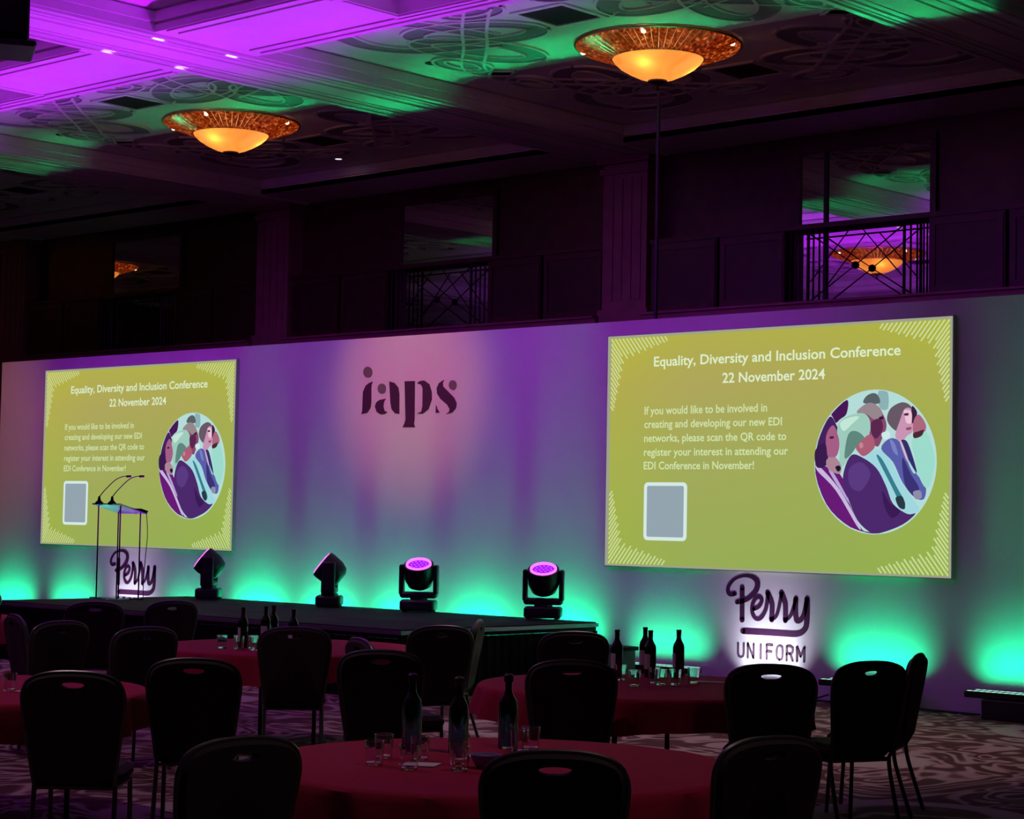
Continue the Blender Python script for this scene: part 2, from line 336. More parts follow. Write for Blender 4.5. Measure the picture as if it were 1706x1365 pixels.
# ------------------------------------------------------------------ coffered ceiling
PX, PY = 7.2, 7.6
BCX = [-17.6, -10.4, -3.2, 4.0, 11.2, 18.4]; BCY = [.185, -7.415, -15.015]
HX, HY = 3.02, 3.115
ZB, ZC = 6.66, 6.94
ceiling = struct(MB().bbox(RX0-.1, RX1+.1, RY0-.1, RY1+.1, 7.1, 7.25).build('ceiling', M_CEIL), 'coffered plaster ceiling lit purple and green')
def coffer_mesh():
    mb = MB(); rings = [(0, ZB), (0, 6.735), (-.03, 6.74), (-.03, 6.755), (.02, 6.76), (.02, 6.87), (-.012, 6.875), (-.012, 6.89), (.06, 6.895), (.16, 6.918), (.30, 6.934), (.45, ZC)]
    V = []
    for d, z in rings: V += [(-HX+d, -HY+d, z), (HX-d, -HY+d, z), (HX-d, HY-d, z), (-HX+d, HY-d, z)]
    F = [(4*k+i, 4*k+(i+1) % 4, 4*k+4+(i+1) % 4, 4*k+4+i) for k in range(len(rings)-1) for i in range(4)]
    n = len(rings)*4; F.append((n-4, n-3, n-2, n-1)); mb.add(V, F)
    return mb.mesh('coffer_panel', M_CEIL)
CM = coffer_mesh()
# interlaced plaster knot in one corner of a coffer (coordinates from the coffer centre)
def ell(cx, cy, a, b, ang, n=36):
    ca, sa = math.cos(ang), math.sin(ang)
    return [(cx+a*math.cos(2*PI*k/n)*ca-b*math.sin(2*PI*k/n)*sa, cy+a*math.cos(2*PI*k/n)*sa+b*math.sin(2*PI*k/n)*ca) for k in range(n+1)]
KN = [ell(-1.22, -1.62, .70, .36, math.radians(22)), ell(-1.72, -1.02, .70, .36, math.radians(70)),
      catmull([(-.55, -2.30), (-1.1, -1.75), (-1.7, -1.1), (-2.3, -.50), (-2.45, -.15), (-2.2, .1)], 8),
      catmull([(-2.45, -2.45), (-2.55, -1.95), (-2.35, -1.5), (-1.85, -1.28), (-1.35, -1.15)], 8),
      catmull([(-2.45, -2.5), (-1.95, -2.62), (-1.5, -2.42), (-1.28, -1.9), (-1.15, -1.4)], 8),
      ell(-.62, -2.32, .34, .20, 0, 24), ell(-2.35, -.62, .20, .34, 0, 24)]
def flat_strip(mb, P, o0, o1, z0, z1, sx, sy):
    m = len(P); A = []; B = []
    for i, (a, b) in enumerate(P):
        q, t = P[max(i-1, 0)], P[min(i+1, m-1)]; dx, dy = t[0]-q[0], t[1]-q[1]; l = math.hypot(dx, dy) or 1
        A.append((sx*(a-dy/l*o0), sy*(b+dx/l*o0))); B.append((sx*(a-dy/l*o1), sy*(b+dx/l*o1)))
    V = [(*q, z1) for q in A]+[(*q, z1) for q in B]+[(*q, z0) for q in A]+[(*q, z0) for q in B]; F = []
    for i in range(m-1): F += [(i, i+1, m+i+1, m+i), (i, 2*m+i, 2*m+i+1, i+1), (m+i, m+i+1, 3*m+i+1, 3*m+i)]
    mb.add(V, F)
KM = {}
for sx in (1, -1):
    for sy in (1, -1):
        a = MB(); b = MB()
        for i, P in enumerate(KN):
            wd = .13 if i < 5 else .07
            flat_strip(b, P, -wd+.02, wd-.02, ZC, ZC-.004-.001*i, sx, sy)
            for s in (-1, 1): flat_strip(a, P, s*wd-.018, s*wd+.018, ZC, ZC-.022-.001*i, sx, sy)
        KM[sx, sy] = (a.mesh('knot_relief', M_CEIL), b.mesh('knot_band', M_BAND))
VM = MB().bbox(-.30, .30, -.31, .31, ZC-.006, ZC+.02).mesh('vent_panel', M_BLACK)
VF = MB()
for x0, x1, y0, y1 in ((-.36, .36, -.37, -.31), (-.36, .36, .31, .37), (-.36, -.30, -.31, .31), (.30, .36, -.31, .31)): VF.bbox(x0, x1, y0, y1, ZC-.02, ZC+.01)
VF = VF.mesh('vent_frame', M_CEIL)
VS = MB().bbox(-.30, .30, -.012, .012, ZC-.016, ZC-.004).mesh('vent_slat', M_BLACKMETAL)
ODM = MB().lathe([(0, ZC-.012), (.07, ZC-.012), (.085, ZC-.004), (.085, ZC+.01)], 16).mesh('dark_spotlight_can', M_BLACK)
for j, cy in enumerate(BCY):
    for i, cx in enumerate(BCX):
        c = obj('coffer_panel', CM, ceiling, (cx, cy, 0))
        if j < 2 and i < 5:
            for k in KM:
                r = obj('knot_relief', KM[k][0], c); obj('knot_band', KM[k][1], r)
            for sy in (-1, 1):
                v = obj('vent_panel', VM, c, (0, 1.64*sy, 0)); obj('vent_frame', VF, v)
            for x, y in ((-1.95, -2.62), (-2.62, -.85), (1.95, -2.62), (2.62, -.85)): obj('dark_spotlight_can', ODM, c, (x, y, 0))
# beams: long ones parallel to the stage, cross ones at right angles with reeded undersides
LONG = [(3.30, 4.36), (-4.30, -2.93), (-11.90, -10.53), (-19.4, -18.13)]
for (y0, y1) in LONG:
    for i, cx in enumerate(BCX):
        mb = MB(); x0, x1 = cx-3.6, cx+3.6; ym = (y0+y1)/2
        if y1-y0 > 1.3:   # square recess in the middle of each length
            hx, hy = .52, .36; V = [(x0, y0, ZB), (x1, y0, ZB), (x1, y1, ZB), (x0, y1, ZB)]+[(cx+a*hx, ym+b*hy, z) for z in (ZB, ZB+.22) for a, b in ((-1, -1), (1, -1), (1, 1), (-1, 1))]
            mb.add(V, [(i, (i+1) % 4, 4+(i+1) % 4, 4+i) for i in range(4)]+[(4+i, 4+(i+1) % 4, 8+(i+1) % 4, 8+i) for i in range(4)]+[(8, 9, 10, 11)])
        else: mb.bbox(x0, x1, y0, y1-.002, ZB, ZB+.1)
        b = mb.build('long_beam', M_CEIL, ceiling)
        mo = MB()
        if y1-y0 > 1.3:
            for yy in (y0+.02, y1-.10, y0+.17, y1-.25): mo.bbox(x0+.75, x1-.75, yy, yy+.08 if yy in (y0+.02, y1-.10) else yy+.035, ZB-.016, ZB+.01)
            for a, bb in ((-.62, -.54), (.54, .62)): mo.bbox(cx+a, cx+bb, ym-.46, ym+.46, ZB-.016, ZB+.01)
            for a, bb in ((-.46, -.38), (.38, .46)): mo.bbox(cx-.54, cx+.54, ym+a, ym+bb, ZB-.016, ZB+.01)
            mo.build('beam_moulding', M_CEIL, b)
for k in range(-3, 3):
    x0 = -.18+PX*k
    for (ya, yb, yc, yd) in ((-18.13, -10.53, -18.13, -11.90), (-10.53, -2.93, -10.53, -4.30), (-2.93, 4.3, -2.93, 3.30)):
        b = MB().bbox(x0+.001, x0+1.159, yc, yd, ZB, ZB+.12).build('cross_beam', M_CEIL, ceiling)
        mo = MB()
        for a, wd, h in ((.02, .07, .03), (.115, .03, .015), (.19, .05, .022), (.31, .025, .012), (.45, .26, .02), (.825, .025, .012), (.92, .05, .022), (1.015, .03, .015), (1.07, .07, .03)):
            mo.bbox(x0+a, x0+a+wd, ya, yb, ZB-h, ZB+.01)
        mo.build('reeded_moulding', M_CEIL, b)

# ------------------------------------------------------------------ gallery wall behind the backdrop: columns, ledge, mirrors, balustrades
for k in range(-2, 2):
    cx = .4+PX*k
    mb = MB().bbox(cx-.38, cx+.38, 4.06, 4.36, 0, 6.66).bbox(cx-.43, cx+.43, 4.02, 4.36, 4.40, 4.58).bbox(cx-.42, cx+.42, 4.02, 4.36, 6.42, 6.50).bbox(cx-.45, cx+.45, 3.99, 4.36, 6.56, 6.65)
    col = mb.build('column', M_COLUMN)
    fl = MB()
    for a in (-.24, -.08, .08, .24): fl.bbox(cx+a-.045, cx+a+.045, 4.045, 4.07, 4.7, 6.35)
    fl.build('fluting', M_COLUMN, col)
    tag(col, ['square panelled column at the far left edge of the gallery', 'square dim column between the far gallery bays, above the left screen', 'square dim column above the left edge of the right screen', 'square column at the right end of the gallery beyond the dark mirror bay'][k+2], 'column', 'gallery columns')
M_PANEL = mat('gallery_panel', (.035, .014, .010), .45, noise=.3, nscale=6)
WHICH = {-10.4: 'far left gallery bay', -3.2: 'middle gallery bay', 4.0: 'right gallery bay'}
for bi, c in enumerate((-10.4, -3.2, 4.0)):
    mr = empty('wall_mirror', (c, 4.36, 4.5)); tag(mr, 'tall wall mirror reflecting the lit ceiling, in the '+WHICH[c], 'mirror', 'gallery mirrors')
    MB().bbox(-.94, .94, -.03, -.02, .02, 1.92).build('glass', M_MIRROR, mr)
    fr = MB()
    for a, b, e, d in ((-1.02, -.94, 0, 2.0), (.94, 1.02, 0, 2.0), (-.94, .94, 1.92, 2.0)): fr.bbox(a, b, -.06, 0, e, d)
    fr.build('frame', M_WOOD, mr)
    if c == 4.0: MB().bbox(-.58, -.535, -.06, -.03, .0, 1.95).build('mullion', M_IRON, mr)
    ba = empty('balustrade', (c, 4.36, 4.4)); tag(ba, 'wood panelled balustrade with ironwork in front of the mirror, '+WHICH[c], 'railing', 'gallery balustrades')
    MB().bbox(-3.2, 3.2, -.42, 0, 0, .07).bbox(-3.2, 3.2, -.46, 0, .07, .10).build('ledge', M_COLUMN, ba)
    MB().bbox(-3.2, 3.2, -.26, -.18, 1.03, 1.09).build('top_rail', M_WOOD, ba)
    MB().tube([(-.98, -.22, .97), (.98, -.22, .97)], .012, 6).build('lower_rail', M_IRON, ba)
    for s in (-1, 1):
        for a, b in ((1.04, 2.05), (2.10, 3.18)):
            x0, x1 = sorted((s*a, s*b))
            pn = MB().bbox(x0, x1, -.24, -.19, .10, 1.03).build('panel', M_PANEL, ba)
            f = MB()
            for q in ((x0+.02, x0+.09, .13, 1.0), (x1-.09, x1-.02, .13, 1.0), (x0+.09, x1-.09, .13, .20), (x0+.09, x1-.09, .93, 1.0)): f.bbox(q[0], q[1], -.255, -.235, q[2], q[3])
            f.build('panel_frame', M_WOOD, pn)
        for x in (.96, .87, .78, .69): MB().tube([(s*x, -.22, .10), (s*x, -.22, 1.03)], .013 if x != .69 else .02, 6).build('baluster', M_IRON, ba)
        MB().tube([(s*.66, -.22, .12), (0, -.22, .53), (s*.66, -.22, .96)], .011, 6).build('diagonal_bar', M_IRON, ba)
        MB().tube([(s*.66, -.22, .36), (s*.1, -.22, .97)], .008, 6).build('diagonal_bar', M_IRON, ba)
    MB().lathe([(0, -.05), (.04, -.035), (.05, 0), (.04, .035), (0, .05)], 10, (0, -.22, .53)).build('boss', M_IRON, ba)
# ------------------------------------------------------------------ stage backdrop with its lettering
backdrop = empty('stage_backdrop', (0, 0, 0)); tag(backdrop, 'long white stage backdrop wall with plum lettering, washed purple and green', 'backdrop')
MB().bbox(-8.10, 8.97, 0, .12, 0, 3.903).build('backdrop_panel', M_SET, backdrop)
MB().bbox(-8.10, 8.97, .12, .16, 3.70, 3.80).bbox(-8.10, 8.97, .12, .16, .3, .4).build('rear_batten', M_BLACK, backdrop)
for k, P in IAPS.items():
    MB().slab_xz(P, 0, -.012).build('logo_letter_'+k.split('_')[0], M_PRINT, backdrop)
for P in DOTS: MB().slab_xz(P, 0, -.012).build('logo_dot', M_GREY, backdrop)
for dx in (0, -10.477):
    mb = MB()
    for (w0, w1), P in PERRY:
        Q = catmull([(a+dx, b) for a, b in P], 6); n = len(Q)
        hw = [.0255*(w0+(w1-w0)*i/(n-1)) for i in range(n)]
        if len(P) == 12: hw = [.0255*(.95+.35*math.exp(-((i/(n-1)-.66)/.14)**2)-.35*math.exp(-((i/(n-1)-.42)/.15)**2)) for i in range(n)]
        mb.ribbon_xz(Q, hw, 0, -.004)
    mb.build('script_lettering', M_PRINT, backdrop)
    M_FP = mat('pale_plum_print', (.10, .05, .09), .6); lw, cw, z0, zh = .072, .1224, .366, .159  # capitals use a paler plum than the script lettering
    LET = {'U': [[(0, 1), (0, .28), (.12, .08), (.5, 0), (.88, .08), (1, .28), (1, 1)]], 'N': [[(0, 0), (0, 1)], [(0, 1), (1, 0)], [(1, 0), (1, 1)]], 'I': [[(.5, 0), (.5, 1)]],
           'F': [[(0, 0), (0, 1)], [(0, 1), (.95, 1)], [(0, .53), (.8, .53)]], 'O': [[(.5, 0), (.12, .08), (0, .28), (0, .72), (.12, .92), (.5, 1), (.88, .92), (1, .72), (1, .28), (.88, .08), (.5, 0)]],
           'R': [[(0, 0), (0, 1)], [(0, 1), (.6, 1), (.92, .92), (1, .75), (.92, .57), (.6, .48), (0, .48)], [(.55, .48), (1, 0)]], 'M': [[(0, 0), (0, 1)], [(0, 1), (.6, .35)], [(.6, .35), (1.2, 1)], [(1.2, 1), (1.2, 0)]]}
    for i, ch in enumerate('UNIFORM'):
        mb = MB()
        for P in LET[ch]:
            Q = [(5.304+dx+i*cw-(.012 if i > 2 else 0)+a*lw, z0+.009+c*(zh-.018)) for a, c in P]; mb.ribbon_xz(Q, [.0118]*len(Q), 0, -.006)
        mb.build('capital_letter', M_FP, backdrop)

# ------------------------------------------------------------------ projection screens
def slide_mat():
    m = bpy.data.materials.new('slide_gradient'); m.use_nodes = True; nt = m.node_tree; nt.nodes.clear()
    N = nt.nodes.new; L = nt.links.new
    tc = N('ShaderNodeTexCoord'); sp = N('ShaderNodeSeparateXYZ'); L(tc.outputs['Object'], sp.inputs[0])
    def ramp(src, a, b, cols):
        mr = N('ShaderNodeMapRange'); mr.inputs['From Min'].default_value = a; mr.inputs['From Max'].default_value = b; L(src, mr.inputs['Value'])
        r = N('ShaderNodeValToRGB'); el = r.color_ramp.elements
        for i, (q, c) in enumerate(cols):
            e = el[i] if i < 2 else el.new(q)
            e.position = q; e.color = (*srgb(c), 1)
        L(mr.outputs[0], r.inputs['Fac']); return r.outputs['Color']
    v = ramp(sp.outputs['Z'], 0, 2.48, [(0, '8cae50'), (1, 'b8b23c'), (.45, '9fab58'), (.78, 'b2a558')])
    h = ramp(sp.outputs['X'], 0, 4.2, [(0, 'b4b832'), (1, '9cb83c'), (.28, 'a8a860'), (.7, 'a2ab58')])
    mx = N('ShaderNodeMix'); mx.data_type = 'RGBA'; mx.inputs['Factor'].default_value = .38; L(v, mx.inputs[6]); L(h, mx.inputs[7])
    e = N('ShaderNodeEmission'); e.inputs[1].default_value = 1.0; L(mx.outputs[2], e.inputs[0])
    o = N('ShaderNodeOutputMaterial'); L(e.outputs[0], o.inputs[0]); return m
M_SLIDE = slide_mat()
M_BORDER = emit('pale_border_glow', srgb('b4b8a0'), .75)  # pale border of the screen, given its own even glow
M_TXT = emit('slide_text', srgb('dcecc8'), 1.0); M_TXT2 = emit('slide_body_text', srgb('cfe0a8'), 1.0); M_HATCH = emit('slide_hatch', srgb('cddc9c'), 1.0)
def make_screen(x0, label):
    s = empty('projection_screen', (x0, 0, 1.2476)); tag(s, label, 'screen', 'conference slide screens')
    MB().bbox(0, 4.25, -.05, -.001, 0, 2.5).build('screen_frame', mat('screen_surround', (.5, .5, .48), .6), s)
    MB().bbox(.012, 4.238, -.053, -.05, .012, 2.488).build('screen_border', M_BORDER, s)
    MB().bbox(.06, 4.215, -.056, -.053, .03, 2.462).build('slide', M_SLIDE, s)
    for nm, tx, a, b, z0, z1, mm in (('heading_text', 'Equality, Diversity and Inclusion Conference', .654, 3.678, 2.142, 2.242, M_TXT), ('heading_text', '22 November 2024', 1.557, 2.815, 1.938, 2.038, M_TXT),
        ('body_text', 'If you would like to be involved in', .535, 2.123, 1.630, 1.712, M_TXT2), ('body_text', 'creating and developing our new EDI', .535, 2.306, 1.487, 1.566, M_TXT2),
        ('body_text', 'networks, please scan the QR code to', .535, 2.361, 1.338, 1.417, M_TXT2), ('body_text', 'register your interest in attending our', .535, 2.384, 1.190, 1.269, M_TXT2), ('body_text', 'EDI Conference in November!', .535, 1.969, 1.046, 1.125, M_TXT2)):
        split_words(text_mesh(tx, a, b, z0, z1, -.0585, bold=.016), z1-z0, nm, mm, s)
    cq = [(.831+a, .60+b) for a, b in rrect(.575, .615, .05, 4)]
    card = MB().slab_xz(cq, -.056, -.058).build('code_card', emit('card_white', srgb('d4e8e4'), 1), s)
    MB().slab_xz([(.831+a, .60+b) for a, b in rrect(.49, .54, .02, 3)], -.058, -.0595).build('blank_square', emit('card_grey', srgb('93a4ae'), 1), card)
    cx, cz, R = 3.391, 1.111, .690
    ph = MB().slab_xz([(cx+R*math.cos(2*PI*k/64), cz+R*1.02*math.sin(2*PI*k/64)) for k in range(64)], -.056, -.058).build('audience_photo', emit('photo_bg', srgb('b4dcd8'), 1), s)
    for i, (nm, hx, P) in enumerate(PHOTO):
        Q = []
        for a, b in P:
            d = math.hypot(a-cx, (b-cz)/1.02); k = min(1, (R-.012)/d) if d else 1
            Q.append((cx+(a-cx)*k, cz+(b-cz)*k))
        n = len(Q); S = []
        for t in range(n):   # soften the outline, pulled back inside the circle
            for q in catmull([Q[t-1], Q[t], Q[(t+1) % n], Q[(t+2) % n]], 4)[4:8]:
                d = math.hypot(q[0]-cx, (q[1]-cz)/1.02); k = min(1, (R-.008)/d); S.append((cx+(q[0]-cx)*k, cz+(q[1]-cz)*k))
        y = -.0585-.0008*i
        MB().add([(a, y, b) for a, b in S], [tuple(range(len(S)))]).build('photo_shape', emit('photo_'+hx, srgb(hx), .95), ph)
    # hatched corner ornaments
    W0, W1, Z0, Z1 = .065, 4.21, .035, 2.457
    for sx, sz, ox, oz in ((1, -1, W0, Z1), (-1, -1, W1, Z1), (1, 1, W0, Z0), (-1, 1, W1, Z0)):
        mb = MB(); st = .052
        for k in range(15):
            for ax in (0, 1):
                if k == 0 and ax: continue
                ln = .20*(1-k/16)*(1 if k % 2 else .8)+.03; h = .008
                a = (k*st, 0) if ax == 0 else (0, k*st)
                p0 = (ox+sx*a[0], oz+sz*a[1]); p1 = (p0[0]+sx*ln*.8, p0[1]+sz*ln)
                nx, nz = -(p1[1]-p0[1]), p1[0]-p0[0]; l = math.hypot(nx, nz); nx, nz = nx/l*h, nz/l*h
                mb.add([(p0[0]+nx, -.058, p0[1]+nz), (p0[0]-nx, -.058, p0[1]-nz), (p1[0]-nx, -.058, p1[1]-nz), (p1[0]+nx, -.058, p1[1]+nz)], [(0, 1, 2, 3)])
        mb.build('corner_hatching', M_HATCH, s)
    return s
make_screen(-6.93, 'far left yellow green conference slide screen behind the lectern')
make_screen(3.547, 'large right yellow green conference slide screen')

# ------------------------------------------------------------------ stage
SX0, SX1, SY0, SY1, SZ = -2.95, 3.88, -3.43, -.55, .675
stage = empty('stage', ((SX0+SX1)/2, (SY0+SY1)/2, 0)); tag(stage, 'low black modular stage with skirted sides in front of the backdrop', 'stage')
ox, oy = stage.location.x, stage.location.y
M_DECK = mat('stage_deck', (.009, .009, .011), .8, noise=.2, nscale=20, spec=.2)
nx, ny = 6, 3; dw, dd = (SX1-SX0)/nx, (SY1-SY0)/ny
DM = MB().rbox((0, 0, SZ-.045), (dw-.008, dd-.008, .09), .01, .004, 2).mesh('deck_panel', M_DECK)
for i in range(nx):
    for j in range(ny): obj('deck_panel', DM, stage, (SX0+dw*(i+.5)-ox, SY0+dd*(j+.5)-oy, 0))
M_SKIRT = mat('stage_skirt', (.005, .005, .006), .9, spec=.1)
def pleats(x0, y0, x1, y1, z0, z1):
    L = math.hypot(x1-x0, y1-y0); n = int(L/.06); ux, uy = (x1-x0)/L, (y1-y0)/L; V = []
    for i in range(n+1):
        t = L*i/n; o = .012*(1 if i % 2 else -1)
        V += [(x0+ux*t-uy*o, y0+uy*t+ux*o, z0), (x0+ux*t-uy*o*.4, y0+uy*t+ux*o*.4, z1)]
    return MB().add(V, [(2*i, 2*i+2, 2*i+3, 2*i+1) for i in range(n)])
for a in ((SX0, SY0-.0, SX1, SY0), (SX0, SY0, SX0, SY1), (SX1, SY0, SX1, SY1)):
    pleats(a[0]-ox, a[1]-oy, a[2]-ox, a[3]-oy, .01, SZ-.09).build('skirt', M_SKIRT, stage)
M_TRIM = mat('aluminium_trim', (.20, .20, .21), .4, metal=.6)
MB().bbox(SX0-.02-ox, SX1+.02-ox, SY0-.022-oy, SY0-oy, SZ-.05, SZ-.012).build('edge_trim', M_TRIM, stage)
MB().bbox(SX1-ox, SX1+.022-ox, SY0-oy, SY1-oy, SZ-.05, SZ-.012).build('edge_trim', M_TRIM, stage)
MB().bbox(SX0-.022-ox, SX0-ox, SY0-oy, SY1-oy, SZ-.05, SZ-.012).build('edge_trim', M_TRIM, stage)
LG = MB().tube([(0, 0, 0), (0, 0, SZ-.09)], .024, 8).mesh('leg', M_BLACKMETAL)
for x in (SX0+.1, (SX0+SX1)/2, SX1-.1):
    for y in (SY0+.1, SY1-.1): obj('leg', LG, stage, (x-ox, y-oy, 0))
st = empty('stage_steps', (4.18, -.95, 0)); tag(st, 'small black step block at the right end of the stage', 'steps')
MB().rbox((0, 0, .43), (.54, .8, .04), .01, .004, 2).build('tread', M_DECK, st)
MB().rbox((.0, 0, .205), (.50, .74, .41), .01, .004, 2).build('step_body', M_BLACK, st)

# ------------------------------------------------------------------ moving head lights
M_LEDP = emit('led_ring_pink', (1.0, .12, .95), 2.2); M_LEDV = emit('led_violet', (.30, .012, .9), 1.1); M_LEDD = emit('led_dot', (.75, .06, .95), 1.4)
M_SHELL = mat('fixture_shell', (.014, .012, .018), .38)
def moving_head(loc, pan, tilt, label, aim, power, cone):
    r = empty('moving_head_light', loc, pan); tag(r, label, 'stage light', 'moving head lights along the stage edge')
    MB().rbox((0, 0, .075), (.40, .30, .12), .05, .02, 4).build('base', M_SHELL, r, True)
    ft = MB()
    for a in (-.15, .15):
        for b in (-.11, .11): ft.lathe([(0, 0), (.025, 0), (.02, .02), (0, .02)], 8, (a, b, 0))
    ft.build('rubber_foot', M_BLACK, r)
    MB().box((-.1, -.152, .08), (.07, .006, .04)).build('display', mat('display_glass', (.05, .05, .06), .2), r)
    yk = MB().lathe([(0, .13), (.10, .13), (.10, .16), (0, .16)], 16).rbox((0, 0, .19), (.42, .17, .07), .04, .02, 3)
    for s in (-1, 1): yk.rbox((s*.195, 0, .36), (.05, .16, .34), .022, .015, 3)
    yk.build('yoke', M_SHELL, r, True)
    # head: a short drum that looks along local -y, tilted up
    M = Matrix.Translation((0, 0, .43)) @ Matrix.Rotation(-tilt, 4, 'X') @ Matrix.Rotation(PI/2, 4, 'X')   # drum axis +z -> -y
    def hb(prof, n=28):
        q = MB().lathe(prof, n); q.v = [tuple(M @ Vector(c)) for c in q.v]; return q
    hd = hb([(0, -.17), (.09, -.17), (.135, -.14), (.165, -.06), (.172, .06), (.168, .115), (.150, .119), (.145, .105), (0, .105)]).build('head', M_SHELL, r, True)
    hb([(.122, .1065), (.143, .1065), (.143, .130), (.122, .130), (.122, .1065)]).build('led_ring', M_LEDP, hd)
    hb([(0, .107), (.122, .107)]).build('lens', M_LEDV, hd)
    dots = MB()
    for rr, n in ((0, 1), (.045, 6), (.085, 12)):
        for k in range(n):
            t = 2*PI*k/n; q = MB().disc((rr*math.cos(t), rr*math.sin(t), .111), .013, 8); dots.add([M @ Vector(c) for c in q.v], q.f)
    dots.build('led_dots', M_LEDD, hd)
    wl = Matrix.Translation(loc) @ Matrix.Rotation(pan, 4, 'Z') @ M
    p0 = wl @ Vector((0, 0, .20))
    lo = light('SPOT', 'head_beam', p0, Vector(aim)-p0, power, (.53, .006, 1.0), spot_size=math.radians(cone), spot_blend=.75, shadow_soft_size=.09)
    mw = lo.matrix_world.copy(); lo.parent = r; lo.matrix_parent_inverse = (Matrix.Translation(loc) @ Matrix.Rotation(pan, 4, 'Z')).inverted(); lo.matrix_basis = mw
    return r
# pan 0 faces -y ; towards the camera is about +42 degrees
HP = 2900
moving_head((-2.18, -.82, SZ), math.radians(-48), math.radians(38), 'leftmost moving head light on the stage, tipped toward the lectern', (-5.0, -6.5, 6.7), HP*.46, 84)
moving_head((.07, -.86, SZ), math.radians(-48), math.radians(38), 'second moving head light from the lectern, tipped left toward the left screen', (-2.5, -6.5, 6.7), HP*.46, 84)
moving_head((1.42, -.74, SZ), math.radians(36), math.radians(64), 'third moving head light, pink ring lens turned to the room, below the centre logo', (1.2, -6.3, 6.7), HP*.32, 80)
moving_head((3.22, -.66, SZ), math.radians(36), math.radians(64), 'rightmost moving head light with pink ring lens, near the right end of the stage', (3.4, -6.0, 6.7), HP*.48, 80)

# ------------------------------------------------------------------ LED battens and white uplights at the foot of the backdrop
M_LEDG = emit('led_green', (.45, 1.0, .8), 1.2)
BAT = MB().rbox((0, .05, .215), (1.0, .22, .06), .012, .008, 2).mesh('housing', M_BLACKMETAL)
BSE = MB().rbox((0, .03, .09), (.62, .24, .18), .02, .008, 2).mesh('base', M_BLACK)
LR = MB()
for k in range(16):
    for yy in (-.02, .135): LR.bbox(-.46+k*.0613-.019, -.46+k*.0613+.019, yy-.018, yy+.018, .243, .2475)  # rear LED row added to go with the ceiling beams
LR = LR.mesh('led_row', M_LEDG)
GW = 4.1; GC = .92
def batten(x, label, gw=1.0, gc=1.0):
    b = empty('led_batten', (x, -.26, 0)); tag(b, label, 'light bar', 'green light bars along the backdrop')
    obj('housing', BAT, b); obj('base', BSE, b); obj('led_row', LR, b)
    light('AREA', 'wall_wash', (0, -.02, .262), (0, .66, .75), GW*gw, (0, 1, .40), parent=b, shape='RECTANGLE', size=.92, size_y=.03, spread=math.radians(88))
    light('AREA', 'ceiling_beam', (0, .15, .262), (0, -.022, 1), GC*gc*2.5, (0, 1, .26), parent=b, shape='RECTANGLE', size=.92, size_y=.03, spread=math.radians(15))  # extra narrow beams added to each bar to carry green to the ceiling
    light('AREA', 'ceiling_beam', (0, .15, .262), (0, -.2, 1), GC*gc*1.1, (0, 1, .34), parent=b, shape='RECTANGLE', size=.92, size_y=.03, spread=math.radians(26))
for x, lb, gw, gc in ((-7.62, 'green light bar at the far left end of the backdrop', .8, .3), (-6.13, 'green light bar under the left screen, left of the lectern', .8, .35), (-3.56, 'green light bar under the right edge of the left screen', .6, .7),
    (-2.15, 'green light bar hidden behind the stage below the leftmost moving head', 1.85, .8), (-.87, 'green light bar hidden behind the stage left of the centre logo', 1.85, .8), (.41, 'green light bar hidden behind the stage below the centre logo', 1.85, .9), (1.69, 'green light bar hidden behind the stage below the third moving head', 1.85, .9), (2.95, 'green light bar hidden behind the right part of the stage', 1.85, 1.0),
    (4.42, 'green light bar behind the table with the wine bottles', .62, 1.3), (6.99, 'green light bar on the floor behind the two right chairs', .85, 1.25), (8.58, 'green light bar on the floor at the right edge of the picture', .85, 1.25)):
    batten(x, lb, gw, gc)
def uplight(x, label, p):
    b = empty('floor_uplight', (x, -.30, 0)); tag(b, label, 'uplight', 'white logo uplights')
    MB().rbox((0, 0, .05), (.34, .14, .08), .02, .01, 3).build('housing', M_BLACK, b)
    MB().bbox(-.14, .14, -.04, .04, .09, .093).build('lens', emit('lamp_white', (.9, .92, 1), 3), b)
    light('AREA', 'logo_wash', (0, 0, .10), (0, .55, .84), p, (.86, .88, 1.0), parent=b, shape='RECTANGLE', size=.5, size_y=.05, spread=math.radians(85))
uplight(5.70, 'small white uplight under the script logo by the right chairs', 5.5)
uplight(-4.78, 'small white uplight under the script logo behind the lectern', 5)
